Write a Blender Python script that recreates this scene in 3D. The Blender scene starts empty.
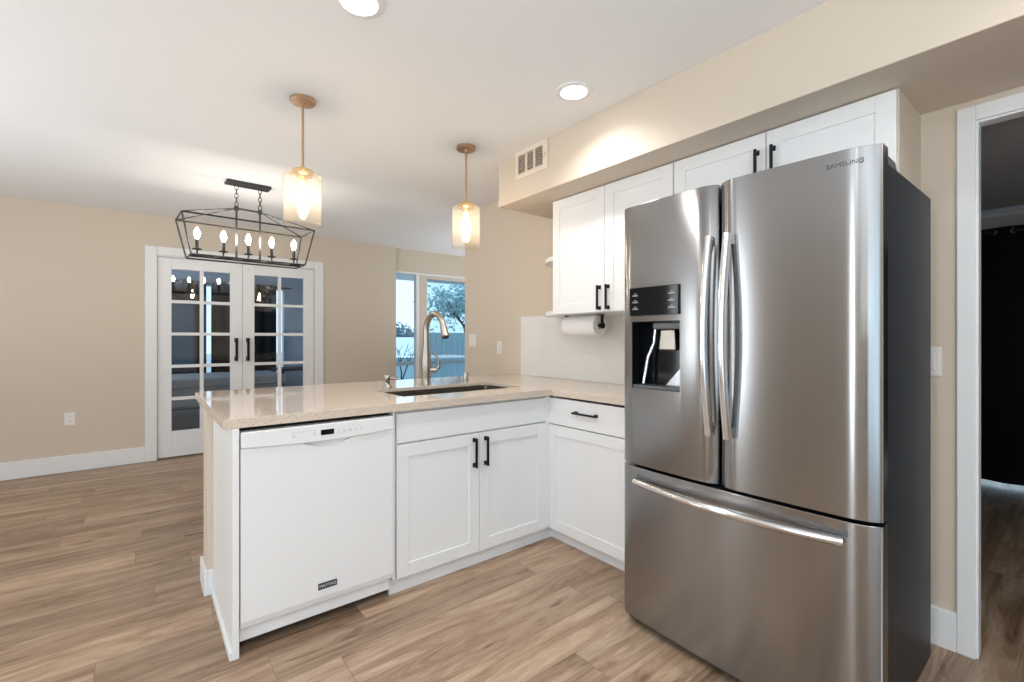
import bpy, bmesh, math, random
from mathutils import Vector, Matrix
PI = math.pi
R = math.radians
random.seed(7)
S = bpy.context.scene
C = S.collection

# ------------------------------------------------------------------ camera, world, light, exposure
cam_d = bpy.data.cameras.new('camera')
cam = bpy.data.objects.new('camera', cam_d)
C.objects.link(cam)
cam.location = (0, 0, 1.22)
cam.rotation_euler = (R(90), 0, R(51.5 - 90))
cam_d.sensor_width = 36
cam_d.lens = 465 * 36 / 1024
cam_d.shift_y = -3 / 1024
cam_d.clip_start = 0.02
S.camera = cam

S.view_settings.view_transform = 'Standard'
S.view_settings.look = 'None'
S.view_settings.gamma = 1
S.view_settings.use_curve_mapping = False
S.view_settings.exposure = 0.2
S.cycles.use_denoising = True
S.cycles.max_bounces = 10
S.cycles.diffuse_bounces = 6
S.cycles.transparent_max_bounces = 24
S.cycles.sample_clamp_indirect = 6
S.cycles.caustics_reflective = False
S.cycles.caustics_refractive = False

w = bpy.data.worlds.new('world')
S.world = w
w.use_nodes = True
wn = w.node_tree.nodes['Background']
wn.inputs[0].default_value = (0.52, 0.76, 0.95, 1)
wn.inputs[1].default_value = 1.75


def area(name, loc, rot, sx, sy, power, col=(1, 1, 1), spread=180):
    d = bpy.data.lights.new(name, 'AREA')
    d.shape = 'RECTANGLE'
    d.size, d.size_y = sx, sy
    d.energy = power
    d.color = col
    d.spread = R(spread)
    o = bpy.data.objects.new(name, d)
    C.objects.link(o)
    o.location = loc
    o.rotation_euler = rot
    return o


# daylight from behind the camera; left-wall strips are added to streak the refrigerator
DAY = (0.87, 0.945, 1.0)
area('streak_light_kitchen', (-2.74, 0.22, 1.3), (0, R(-90), 0), 1.9, 0.40, 24, DAY)
area('daylight_rear', (-0.88, -2.34, 1.25), (R(90), 0, 0), 2.6, 1.9, 14, DAY)
area('streak_light_near', (-2.74, 2.72, 1.3), (0, R(-90), 0), 1.9, 0.12, 13, DAY)
area('streak_light_far', (-2.74, 3.75, 1.3), (0, R(-90), 0), 1.9, 0.13, 9, DAY)
# added unseen fill lamps turned up to brighten the ceiling: behind the camera, at its left, and past the wall end
area('ceiling_fill_kitchen', (-0.6, -1.0, 1.2), (R(180), 0, 0), 1.4, 1.4, 70, DAY)
area('ceiling_fill_dining', (-1.75, 3.3, 0.7), (R(180), 0, 0), 1.5, 1.8, 24, DAY)
area('ceiling_fill_window_corner', (4.0, 4.75, 0.9), (R(180), 0, 0), 1.2, 1.2, 19, DAY)
area('fill_bedroom', (-1.54, 7.4, 1.5), (0, R(-90), 0), 1.2, 1.2, 26, (0.78, 0.90, 1.0))  # added cool lamp at an invented side opening, brightens the bedroom
area('fill_side_room', (4.1, -1.70, 1.4), (R(150), 0, 0), 1.0, 1.2, 2.0, DAY)  # added unseen lamp, no window behind it, lifts the side room ceiling


# ------------------------------------------------------------------ materials
def mat(name, col, rough=0.5, metal=0.0, **kw):
    m = bpy.data.materials.new(name)
    m.use_nodes = True
    b = m.node_tree.nodes['Principled BSDF']
    b.inputs['Base Color'].default_value = (*col, 1)
    b.inputs['Roughness'].default_value = rough
    b.inputs['Metallic'].default_value = metal
    for k, v in kw.items():
        b.inputs[k.replace('_', ' ')].default_value = v
    return m


def nodes(m):
    return m.node_tree.nodes, m.node_tree.links, m.node_tree.nodes['Principled BSDF']


def noise_bump(m, scale, strength, dist=0.002, detail=3):
    n, l, b = nodes(m)
    g = n.new('ShaderNodeNewGeometry')
    t = n.new('ShaderNodeTexNoise')
    t.inputs['Scale'].default_value = scale
    t.inputs['Detail'].default_value = detail
    u = n.new('ShaderNodeBump')
    u.inputs['Strength'].default_value = strength
    u.inputs['Distance'].default_value = dist
    l.new(g.outputs['Position'], t.inputs['Vector'])
    l.new(t.outputs['Fac'], u.inputs['Height'])
    l.new(u.outputs['Normal'], b.inputs['Normal'])
    return t


def ramp(n, stops):
    r = n.new('ShaderNodeValToRGB')
    e = r.color_ramp.elements
    while len(e) < len(stops):
        e.new(0.5)
    for k, (p, c) in enumerate(stops):
        e[k].position = p
        e[k].color = (*c, 1)
    return r


def emis(name, col, strength):
    m = bpy.data.materials.new(name)
    m.use_nodes = True
    n, l = m.node_tree.nodes, m.node_tree.links
    n.clear()
    e = n.new('ShaderNodeEmission')
    e.inputs[0].default_value = (*col, 1)
    e.inputs[1].default_value = strength
    o = n.new('ShaderNodeOutputMaterial')
    l.new(e.outputs[0], o.inputs[0])
    return m


def thin_glass(name, tint, ior=1.5, rough=0.0, base=0.0, milk=0.0):
    m = bpy.data.materials.new(name)
    m.use_nodes = True
    n, l = m.node_tree.nodes, m.node_tree.links
    n.clear()
    t = n.new('ShaderNodeBsdfTransparent')
    t.inputs[0].default_value = (*tint, 1)
    g = n.new('ShaderNodeBsdfGlossy')
    g.inputs['Roughness'].default_value = rough
    f = n.new('ShaderNodeFresnel')
    gm = n.new('ShaderNodeNewGeometry')
    io = n.new('ShaderNodeMix')
    io.inputs['A'].default_value = ior
    io.inputs['B'].default_value = 1 / ior
    l.new(gm.outputs['Backfacing'], io.inputs['Factor'])
    l.new(io.outputs['Result'], f.inputs[0])
    a = n.new('ShaderNodeMath')
    a.operation = 'ADD'
    a.inputs[1].default_value = base
    l.new(f.outputs[0], a.inputs[0])
    x = n.new('ShaderNodeMixShader')
    o = n.new('ShaderNodeOutputMaterial')
    l.new(a.outputs[0], x.inputs[0])
    if milk:
        tr = n.new('ShaderNodeBsdfTranslucent')
        tr.inputs[0].default_value = (*tint, 1)
        mk = n.new('ShaderNodeMixShader')
        mk.inputs[0].default_value = milk
        l.new(t.outputs[0], mk.inputs[1])
        l.new(tr.outputs[0], mk.inputs[2])
        l.new(mk.outputs[0], x.inputs[1])
    else:
        l.new(t.outputs[0], x.inputs[1])
    l.new(g.outputs[0], x.inputs[2])
    l.new(x.outputs[0], o.inputs[0])
    return m


M = {}
M['wall'] = mat('beige_wall_paint', (0.635, 0.55, 0.455), 0.75)
noise_bump(M['wall'], 160, 0.12)
M['ceiling'] = mat('white_ceiling_paint', (0.845, 0.855, 0.87), 0.9)
noise_bump(M['ceiling'], 110, 0.12)
M['trim'] = mat('white_trim_paint', (0.80, 0.807, 0.815), 0.4)
M['cab'] = mat('white_cabinet_paint', (0.82, 0.827, 0.835), 0.38)
M['appl'] = mat('white_enamel', (0.82, 0.827, 0.835), 0.3)
M['black'] = mat('matte_black_metal', (0.012, 0.012, 0.012), 0.45, 0.6)
M['gap'] = mat('dark_recess', (0.01, 0.01, 0.01), 0.8)
M['iron'] = mat('dark_iron', (0.05, 0.05, 0.053), 0.45, 0.5)
M['brass'] = mat('brushed_brass', (0.55, 0.37, 0.24), 0.38, 1.0)
M['gold'] = mat('bright_gold', (0.80, 0.55, 0.22), 0.25, 1.0)
M['nickel'] = mat('brushed_nickel', (0.42, 0.385, 0.34), 0.3, 1.0)
M['sink'] = mat('satin_sink_steel', (0.22, 0.19, 0.16), 0.42, 1.0)
M['paper'] = mat('paper_white', (0.86, 0.86, 0.85), 0.95)
noise_bump(M['paper'], 260, 0.3)
M['plate'] = mat('white_plastic', (0.80, 0.78, 0.74), 0.4)
M['vent'] = mat('painted_vent_metal', (0.74, 0.66, 0.56), 0.5)
M['side'] = mat('charcoal_fridge_side', (0.014, 0.018, 0.024), 0.40, 0.0, Specular_IOR_Level=0.3)
noise_bump(M['side'], 420, 0.12, 0.001)
M['dark_gasket'] = mat('dark_gasket', (0.012, 0.012, 0.014), 0.6)
M['grey_plastic'] = mat('grey_plastic', (0.10, 0.11, 0.12), 0.4)
M['dark_gloss'] = mat('dark_gloss_plastic', (0.006, 0.007, 0.009), 0.07, 0.0, Specular_IOR_Level=0.2)
M['mark'] = mat('pale_print', (0.3, 0.3, 0.3), 0.5)
M['logo'] = mat('engraved_grey', (0.12, 0.12, 0.12), 0.4, 0.6)
M['badge'] = mat('badge_grey', (0.045, 0.05, 0.055), 0.4)
M['badge_text'] = mat('badge_silver', (0.6, 0.6, 0.62), 0.4)
M['chrome'] = mat('polished_steel', (0.70, 0.70, 0.71), 0.16, 1.0)
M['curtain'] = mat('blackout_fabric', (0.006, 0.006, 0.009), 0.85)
M['grey_wall'] = mat('grey_wall_paint', (0.62, 0.62, 0.64), 0.8)
M['blue_wall'] = mat('pale_blue_wall_paint', (0.50, 0.60, 0.70), 0.8)
M['bedding'] = mat('grey_bedding', (0.40, 0.43, 0.47), 0.9)
M['bed_dark'] = mat('dark_bed_base', (0.05, 0.055, 0.065), 0.7)
M['slate'] = mat('slate_blue_panel', (0.05, 0.11, 0.17), 0.6)
M['glass_door'] = thin_glass('door_glass', (0.90, 0.92, 0.94), 1.5, 0.0, 0.015)
M['glass_window'] = thin_glass('window_glass', (0.95, 0.97, 0.98), 1.45)
M['glass_tint'] = thin_glass('tinted_window_glass', (0.76, 0.83, 0.86), 1.45, 0.0, 0.02)
M['glass_shade'] = thin_glass('amber_shade_glass', (0.99, 0.955, 0.91), 1.3, 0.03, 0.0, 0.05)
M['bulb'] = emis('warm_bulb', (1.0, 0.86, 0.66), 52)
M['candle'] = emis('candle_bulb', (1.0, 0.93, 0.82), 100)
M['lens'] = emis('downlight_lens', (1.0, 0.97, 0.92), 14)

# brushed stainless: horizontal grain, so reflections run out into vertical streaks
m = M['steel'] = mat('brushed_stainless', (0.315, 0.312, 0.312), 0.21, 1.0, Anisotropic=0.85, Anisotropic_Rotation=0.25)
n, l, b = nodes(m)
tg = n.new('ShaderNodeTangent')
tg.direction_type = 'RADIAL'
tg.axis = 'Z'
l.new(tg.outputs[0], b.inputs['Tangent'])

# countertop: warm quartz with fine dark specks
m = M['quartz'] = mat('beige_quartz', (0.6, 0.5, 0.41), 0.05)
n, l, b = nodes(m)
g = n.new('ShaderNodeNewGeometry')
v = n.new('ShaderNodeTexNoise')
v.inputs['Scale'].default_value = 170
v.inputs['Detail'].default_value = 2
r = ramp(n, [(0.0, (0.68, 0.58, 0.485)), (0.60, (0.68, 0.58, 0.485)), (0.66, (0.34, 0.28, 0.235)), (1.0, (0.33, 0.27, 0.22))])
l.new(g.outputs['Position'], v.inputs['Vector'])
l.new(v.outputs['Fac'], r.inputs['Fac'])
l.new(r.outputs['Color'], b.inputs['Base Color'])

# backsplash: white tiles in running bond
m = M['tile'] = mat('white_tile', (0.8, 0.8, 0.79), 0.3)
n, l, b = nodes(m)
g = n.new('ShaderNodeNewGeometry')
sx = n.new('ShaderNodeSeparateXYZ')
cx = n.new('ShaderNodeCombineXYZ')
br = n.new('ShaderNodeTexBrick')
br.inputs['Scale'].default_value = 1
br.inputs['Brick Width'].default_value = 0.30
br.inputs['Row Height'].default_value = 0.1
br.inputs['Mortar Size'].default_value = 0.0016
br.inputs['Mortar Smooth'].default_value = 0.3
br.inputs['Color1'].default_value = (0.74, 0.74, 0.73, 1)
br.inputs['Color2'].default_value = (0.76, 0.76, 0.75, 1)
br.inputs['Mortar'].default_value = (0.685, 0.685, 0.675, 1)
ad = n.new('ShaderNodeMath')
ad.operation = 'SUBTRACT'
ad.inputs[1].default_value = 0.914
l.new(g.outputs['Position'], sx.inputs[0])
l.new(sx.outputs['Y'], cx.inputs['X'])
l.new(sx.outputs['Z'], ad.inputs[0])
l.new(ad.outputs[0], cx.inputs['Y'])
l.new(cx.outputs[0], br.inputs['Vector'])
l.new(br.outputs['Color'], b.inputs['Base Color'])

# floor: vinyl oak planks running along X
m = M['floor'] = mat('oak_plank', (0.4, 0.28, 0.2), 0.42)
n, l, b = nodes(m)
g = n.new('ShaderNodeNewGeometry')
br = n.new('ShaderNodeTexBrick')
br.offset = 0
br.inputs['Scale'].default_value = 1
br.inputs['Brick Width'].default_value = 1.22
br.inputs['Row Height'].default_value = 0.18
br.inputs['Mortar Size'].default_value = 0.0012
br.inputs['Mortar Smooth'].default_value = 0.2
br.inputs['Bias'].default_value = 0
br.inputs['Color1'].default_value = (0.0, 0.0, 0.0, 1)
br.inputs['Color2'].default_value = (1, 1, 1, 1)
br.inputs['Mortar'].default_value = (0.5, 0.5, 0.5, 1)
fs = n.new('ShaderNodeSeparateXYZ')
l.new(g.outputs['Position'], fs.inputs[0])
fd_ = n.new('ShaderNodeMath')
fd_.operation = 'DIVIDE'
fd_.inputs[1].default_value = 0.18
l.new(fs.outputs['Y'], fd_.inputs[0])
ff = n.new('ShaderNodeMath')
ff.operation = 'FLOOR'
l.new(fd_.outputs[0], ff.inputs[0])
wnz = n.new('ShaderNodeTexWhiteNoise')
wnz.noise_dimensions = '1D'
l.new(ff.outputs[0], wnz.inputs['W'])
fa_ = n.new('ShaderNodeMath')
fa_.operation = 'MULTIPLY_ADD'
fa_.inputs[1].default_value = 1.22
l.new(wnz.outputs['Value'], fa_.inputs[0])
l.new(fs.outputs['X'], fa_.inputs[2])
fc_ = n.new('ShaderNodeCombineXYZ')
l.new(fa_.outputs[0], fc_.inputs['X'])
l.new(fs.outputs['Y'], fc_.inputs['Y'])
l.new(fc_.outputs[0], br.inputs['Vector'])
# a random offset per plank so that no two carry the same grain
off = n.new('ShaderNodeVectorMath')
off.operation = 'MULTIPLY_ADD'
off.inputs[1].default_value = (37.0, 11.0, 5.0)
l.new(br.outputs['Color'], off.inputs[0])
l.new(g.outputs['Position'], off.inputs[2])
mp = n.new('ShaderNodeMapping')
mp.inputs['Scale'].default_value = (0.8, 7.5, 1)
l.new(off.outputs[0], mp.inputs['Vector'])
n1 = n.new('ShaderNodeTexNoise')
n1.inputs['Scale'].default_value = 1.6
n1.inputs['Detail'].default_value = 9
n1.inputs['Roughness'].default_value = 0.72
n1.inputs['Distortion'].default_value = 1.1
l.new(mp.outputs[0], n1.inputs['Vector'])
r1 = ramp(n, [(0.30, (0.165, 0.096, 0.056)), (0.43, (0.325, 0.210, 0.134)), (0.54, (0.455, 0.318, 0.217)), (0.70, (0.59, 0.445, 0.320))])
l.new(n1.outputs['Fac'], r1.inputs['Fac'])
# fine pores
mp2 = n.new('ShaderNodeMapping')
mp2.inputs['Scale'].default_value = (6, 130, 1)
l.new(off.outputs[0], mp2.inputs['Vector'])
n2 = n.new('ShaderNodeTexNoise')
n2.inputs['Scale'].default_value = 2
n2.inputs['Detail'].default_value = 2
l.new(mp2.outputs[0], n2.inputs['Vector'])
r2 = ramp(n, [(0.3, (0.78, 0.77, 0.76)), (0.58, (1, 1, 1))])
l.new(n2.outputs['Fac'], r2.inputs['Fac'])
# dark elongated knots
mp3 = n.new('ShaderNodeMapping')
mp3.inputs['Scale'].default_value = (2.2, 9.0, 1)
l.new(off.outputs[0], mp3.inputs['Vector'])
n3 = n.new('ShaderNodeTexNoise')
n3.inputs['Scale'].default_value = 1.5
n3.inputs['Detail'].default_value = 3
l.new(mp3.outputs[0], n3.inputs['Vector'])
r3 = ramp(n, [(0.64, (1, 1, 1)), (0.73, (0.50, 0.44, 0.39))])
l.new(n3.outputs['Fac'], r3.inputs['Fac'])
rt = ramp(n, [(0.0, (0.72, 0.72, 0.72)), (1.0, (1.08, 1.08, 1.08))])
l.new(br.outputs['Color'], rt.inputs['Fac'])
rm = ramp(n, [(0.0, (1, 1, 1)), (1.0, (0.55, 0.5, 0.46))])
l.new(br.outputs['Fac'], rm.inputs['Fac'])
last = r1.outputs['Color']
for q in (r2, r3, rt, rm):
    mx = n.new('ShaderNodeMix')
    mx.data_type = 'RGBA'
    mx.blend_type = 'MULTIPLY'
    mx.inputs['Factor'].default_value = 1
    l.new(last, mx.inputs['A'])
    l.new(q.outputs['Color'], mx.inputs['B'])
    last = mx.outputs['Result']
l.new(last, b.inputs['Base Color'])
bp = n.new('ShaderNodeBump')
bp.inputs['Strength'].default_value = 0.12
bp.inputs['Distance'].default_value = 0.002
l.new(n2.outputs['Fac'], bp.inputs['Height'])
l.new(bp.outputs['Normal'], b.inputs['Normal'])

# outdoors
M['leaf'] = mat('tree_leaf', (0.26, 0.42, 0.44), 0.7)
M['leaf_far'] = mat('far_tree_leaf', (0.09, 0.16, 0.20), 0.8)
M['bark'] = mat('bark', (0.05, 0.045, 0.045), 0.9)
M['patio'] = mat('patio_concrete', (0.5, 0.52, 0.53), 0.9)
M['roof'] = mat('pale_roof', (0.66, 0.76, 0.82), 0.8)
M['siding'] = mat('board_siding', (0.42, 0.56, 0.62), 0.8)
M['rail'] = mat('white_rail', (0.8, 0.84, 0.86), 0.5)


# ------------------------------------------------------------------ geometry helpers
class MB:
    def __init__(self):
        self.bm = bmesh.new()

    def box(self, x0, x1, y0, y1, z0, z1, xf=None):
        vs = []
        for z in (z0, z1):
            for x, y in ((x0, y0), (x1, y0), (x1, y1), (x0, y1)):
                p = Vector((x, y, z))
                vs.append(self.bm.verts.new(xf @ p if xf else p))
        for f in ((0, 3, 2, 1), (4, 5, 6, 7), (0, 1, 5, 4), (1, 2, 6, 5), (2, 3, 7, 6), (3, 0, 4, 7)):
            self.bm.faces.new([vs[i] for i in f])
        return self

    def prism(self, poly, a, b, axis='z', xf=None):
        """poly of 2-D points extruded from a to b along axis ('z': (x,y), 'x': (y,z), 'y': (x,z))"""
        def p3(p, t):
            q = {'z': (p[0], p[1], t), 'x': (t, p[0], p[1]), 'y': (p[0], t, p[1])}[axis]
            q = Vector(q)
            return xf @ q if xf else q
        lo = [self.bm.verts.new(p3(p, a)) for p in poly]
        hi = [self.bm.verts.new(p3(p, b)) for p in poly]
        k = len(poly)
        self.bm.faces.new(lo)
        self.bm.faces.new(hi)
        for i in range(k):
            self.bm.faces.new((lo[i], lo[(i + 1) % k], hi[(i + 1) % k], hi[i]))
        return self

    def tube(self, pts, rad, seg=12, flat=None):
        """round tube through pts; rad a number or a list; flat = (sx, sy) squashes the section"""
        pts = [Vector(p) for p in pts]
        k = len(pts)
        rads = rad if isinstance(rad, (list, tuple)) else [rad] * k
        rings = []
        up = None
        for i, p in enumerate(pts):
            d = (pts[min(i + 1, k - 1)] - pts[max(i - 1, 0)]).normalized()
            if up is None:
                up = Vector((0, 0, 1)) if abs(d.z) < 0.9 else Vector((1, 0, 0))
            a = d.cross(up).normalized()
            up = a.cross(d).normalized()
            fx, fy = flat or (1, 1)
            rings.append([self.bm.verts.new(p + (a * math.cos(t) * fx + up * math.sin(t) * fy) * rads[i])
                          for t in [2 * PI * j / seg for j in range(seg)]])
        for i in range(k - 1):
            for j in range(seg):
                self.bm.faces.new((rings[i][j], rings[i][(j + 1) % seg], rings[i + 1][(j + 1) % seg], rings[i + 1][j]))
        self.bm.faces.new(rings[0])
        self.bm.faces.new(rings[-1])
        return self

    def cyl(self, p0, p1, r, seg=20):
        return self.tube([p0, p1], r, seg)

    def bar(self, p0, p1, w):
        p0, p1 = Vector(p0), Vector(p1)
        return self.tube([p0, p1], w * 0.7071, 4)

    def lathe(self, prof, c, seg=32, close=False):
        """prof: (r, z) pairs turned about the vertical through c"""
        rings = []
        for r_, z in prof:
            if r_ < 1e-6:
                rings.append([self.bm.verts.new((c[0], c[1], c[2] + z))])
            else:
                rings.append([self.bm.verts.new((c[0] + r_ * math.cos(2 * PI * j / seg), c[1] + r_ * math.sin(2 * PI * j / seg), c[2] + z)) for j in range(seg)])
        pairs = list(zip(rings, rings[1:]))
        if close:
            pairs.append((rings[-1], rings[0]))
        for a, b_ in pairs:
            for j in range(seg):
                q = [a[j % len(a)], a[(j + 1) % len(a)], b_[(j + 1) % len(b_)], b_[j % len(b_)]]
                u = []
                for x in q:
                    if x not in u:
                        u.append(x)
                if len(u) > 2:
                    self.bm.faces.new(u)
        return self

    def torus(self, c, R1, r, nrm=(0, 0, 1), seg=20, sub=8, sx=1.0, sy=1.0):
        q = Vector((0, 0, 1)).rotation_difference(Vector(nrm)).to_matrix()
        rings = []
        for i in range(seg):
            t = 2 * PI * i / seg
            ring = []
            for j in range(sub):
                s = 2 * PI * j / sub
                p = Vector(((R1 * sx + r * math.cos(s)) * math.cos(t), (R1 * sy + r * math.cos(s)) * math.sin(t), r * math.sin(s)))
                ring.append(self.bm.verts.new(q @ p + Vector(c)))
            rings.append(ring)
        for i in range(seg):
            for j in range(sub):
                self.bm.faces.new((rings[i][j], rings[(i + 1) % seg][j], rings[(i + 1) % seg][(j + 1) % sub], rings[i][(j + 1) % sub]))
        return self

    def cells(self, xs, ys, z0, z1, inside):
        """solid of constant thickness over those grid cells for which inside(i, j)"""
        vt = {}

        def V(i, j, z):
            if (i, j, z) not in vt:
                vt[(i, j, z)] = self.bm.verts.new((xs[i], ys[j], z))
            return vt[(i, j, z)]
        nx, ny = len(xs) - 1, len(ys) - 1
        ok = lambda i, j: 0 <= i < nx and 0 <= j < ny and inside(i, j)
        for i in range(nx):
            for j in range(ny):
                if not ok(i, j):
                    continue
                for z in (z0, z1):
                    self.bm.faces.new((V(i, j, z), V(i + 1, j, z), V(i + 1, j + 1, z), V(i, j + 1, z)))
                for (di, dj, a, b_) in ((-1, 0, (i, j), (i, j + 1)), (1, 0, (i + 1, j), (i + 1, j + 1)), (0, -1, (i, j), (i + 1, j)), (0, 1, (i, j + 1), (i + 1, j + 1))):
                    if not ok(i + di, j + dj):
                        self.bm.faces.new((V(*a, z0), V(*b_, z0), V(*b_, z1), V(*a, z1)))
        return self

    def build(self, name, m, parent=None, smooth=None, bevel=0, segs=2):
        bmesh.ops.recalc_face_normals(self.bm, faces=self.bm.faces[:])
        me = bpy.data.meshes.new(name)
        if parent is None:
            xs = [v.co.x for v in self.bm.verts]
            ys = [v.co.y for v in self.bm.verts]
            org = Vector(((min(xs) + max(xs)) / 2, (min(ys) + max(ys)) / 2, min(v.co.z for v in self.bm.verts)))
        else:
            org = origin(parent)
        for v in self.bm.verts:
            v.co -= org
        self.bm.to_mesh(me)
        self.bm.free()
        me.materials.append(m)
        if smooth is not None:
            me.shade_smooth()
            if smooth < 180:
                me.set_sharp_from_angle(angle=R(smooth))
        o = bpy.data.objects.new(name, me)
        C.objects.link(o)
        if parent is None:
            o.location = org
        else:
            o.parent = parent
        if bevel:
            bv = o.modifiers.new('bevel', 'BEVEL')
            bv.width = bevel
            bv.segments = segs
            bv.limit_method = 'ANGLE'
            bv.angle_limit = R(40)
        return o


def origin(o):
    p = Vector((0, 0, 0))
    while o:
        p += o.location
        o = o.parent
    return p


def tag(o, label, cat, group=None, kind=None):
    o['label'] = label
    o['category'] = cat
    if group:
        o['group'] = group
    if kind:
        o['kind'] = kind
    return o


def thing(name, loc, label, cat, group=None):
    o = bpy.data.objects.new(name, None)
    o.empty_display_size = 0.05
    C.objects.link(o)
    o.location = loc
    return tag(o, label, cat, group)


def struct(o, label=None, cat=None):
    o['kind'] = 'structure'
    if label:
        o['label'] = label
        o['category'] = cat
    return o


def copy_tree(o, parent=None, delta=None):
    c = o.copy()
    C.objects.link(c)
    if parent:
        c.parent = parent
    if delta is not None:
        c.location = o.location + Vector(delta)
    for ch in list(o.children):
        copy_tree(ch, c)
    return c


def text_obj(name, s, size, m, parent, frame, depth=0.0006, xs=1.0):
    """lettering as a mesh; frame maps local (x right, y up, z out) to the world"""
    cu = bpy.data.curves.new(name, 'FONT')
    cu.body = s
    cu.size = size
    cu.align_x = 'CENTER'
    cu.align_y = 'CENTER'
    cu.extrude = depth
    tmp = bpy.data.objects.new(name + '_curve', cu)
    C.objects.link(tmp)
    dg = bpy.context.evaluated_depsgraph_get()
    me = bpy.data.meshes.new_from_object(tmp.evaluated_get(dg))
    bpy.data.objects.remove(tmp)
    me.transform(frame @ Matrix.Diagonal((xs, 1, 1, 1)))
    me.transform(Matrix.Translation(-origin(parent)))
    me.materials.clear()
    me.materials.append(m)
    o = bpy.data.objects.new(name, me)
    C.objects.link(o)
    o.parent = parent
    return o


def frame(o, u, v):
    u, v = Vector(u).normalized(), Vector(v).normalized()
    w_ = u.cross(v)
    mt = Matrix((u, v, w_)).transposed().to_4x4()
    mt.translation = Vector(o)
    return mt


def cut(o, cutter):
    md = o.modifiers.new('cut', 'BOOLEAN')
    md.operation = 'DIFFERENCE'
    md.solver = 'EXACT'
    md.object = cutter
    dg = bpy.context.evaluated_depsgraph_get()
    dg.update()
    me = bpy.data.meshes.new_from_object(o.evaluated_get(dg))
    o.modifiers.remove(md)
    o.data = me
    bpy.data.objects.remove(cutter)


# local frames for fronts: local x runs along the front, local y points OUT of it, local z is up
def front_negY(y):
    return Matrix(((1, 0, 0, 0), (0, -1, 0, y), (0, 0, 1, 0), (0, 0, 0, 1)))


def front_negX(x):
    return Matrix(((0, -1, 0, x), (1, 0, 0, 0), (0, 0, 1, 0), (0, 0, 0, 1)))


def shaker(name, parent, xf, a0, a1, z0, z1, th=0.02, rail=0.062, rec=0.006, m=None):
    b_ = MB()
    b_.box(a0, a0 + rail, 0, th, z0, z1, xf)
    b_.box(a1 - rail, a1, 0, th, z0, z1, xf)
    b_.box(a0 + rail, a1 - rail, 0, th, z0, z0 + rail, xf)
    b_.box(a0 + rail, a1 - rail, 0, th, z1 - rail, z1, xf)
    b_.box(a0 + rail, a1 - rail, 0, th - rec, z0 + rail, z1 - rail, xf)
    return b_.build(name, m or M['cab'], parent, bevel=0.0012)


def pull(parent, xf, a, z, L=0.14, vert=True, out=0.032, wd=0.011, t0=0.02, name='handle'):
    b_ = MB()
    h = L / 2
    if vert:
        b_.box(a - wd / 2, a + wd / 2, t0 + out - wd, t0 + out, z - h, z + h, xf)
        for s in (-1, 1):
            zc = z + s * (h - wd)
            b_.box(a - wd / 2, a + wd / 2, t0, t0 + out - wd, zc - wd / 2, zc + wd / 2, xf)
            b_.box(a - wd * .75, a + wd * .75, t0, t0 + 0.006, zc - wd, zc + wd, xf)
    else:
        b_.box(a - h, a + h, t0 + out - wd, t0 + out, z - wd / 2, z + wd / 2, xf)
        for s in (-1, 1):
            ac = a + s * (h - wd)
            b_.box(ac - wd / 2, ac + wd / 2, t0, t0 + out - wd, z - wd / 2, z + wd / 2, xf)
            b_.box(ac - wd, ac + wd, t0, t0 + 0.006, z - wd * .75, z + wd * .75, xf)
    o = b_.build(name, M['black'], parent, bevel=0.001)
    o['label'] = 'matte black bar handle'
    return o


# ------------------------------------------------------------------ the setting
CE = 2.44                        # ceiling height
XR = 2.48                        # kitchen side of the right-hand wall
YB = 5.84                        # face of the back wall
XL, YF = -2.8, -2.4              # left and front walls, behind the camera
fl = MB().box(XL - .12, 6.2, YF - .12, 9.1, -0.06, 0).build('floor', M['floor'])
struct(fl, 'wood plank floor running through the kitchen and dining room', 'floor')
ce = MB().box(XL - .12, 6.2, YF - .12, 9.1, CE, CE + .06).build('ceiling', M['ceiling'])
struct(ce, 'smooth white ceiling over kitchen and dining room', 'ceiling')

# back wall, with the french door opening; it ends at the window
DX0, DX1, DZ = 0.116, 1.617, 2.049
b_ = MB()
b_.box(XL - .12, DX0, YB, YB + .12, 0, CE)
b_.box(DX0, DX1, YB, YB + .12, DZ, CE)
b_.box(DX1, 2.662, YB, YB + .12, 0, CE)
struct(b_.build('wall_back', M['wall']), 'beige back wall around the french doors', 'wall')
WX0, WX1, WZ = 2.662, 4.75, 2.134
b_ = MB()
b_.box(WX0, WX1, YB + .06, YB + .16, WZ, CE)
b_.box(WX1, 5.3, YB + .06, YB + .16, 0, CE)
b_.box(2.60, WX0, YB + .12, YB + .16, 0, CE)
struct(b_.build('wall_window', M['wall']), 'beige wall above the tall window', 'wall')
# right wall with doorway
PY0, PY1, PZ = -0.62, 0.292, 2.050
b_ = MB()
b_.box(XR, XR + .06, YF - .12, PY0, 0, CE)
b_.box(XR, XR + .06, PY0, PY1, PZ, CE)
b_.box(XR, XR + .06, PY1, 3.86, 0, CE)
b_.box(XR + .06, 5.3, 3.74, 3.86, 0, CE)
b_.box(5.2, 5.3, 3.86, YB + .06, 0, CE)
struct(b_.build('wall_right', M['wall']), 'beige right wall behind the cabinets and refrigerator', 'wall')
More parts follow.
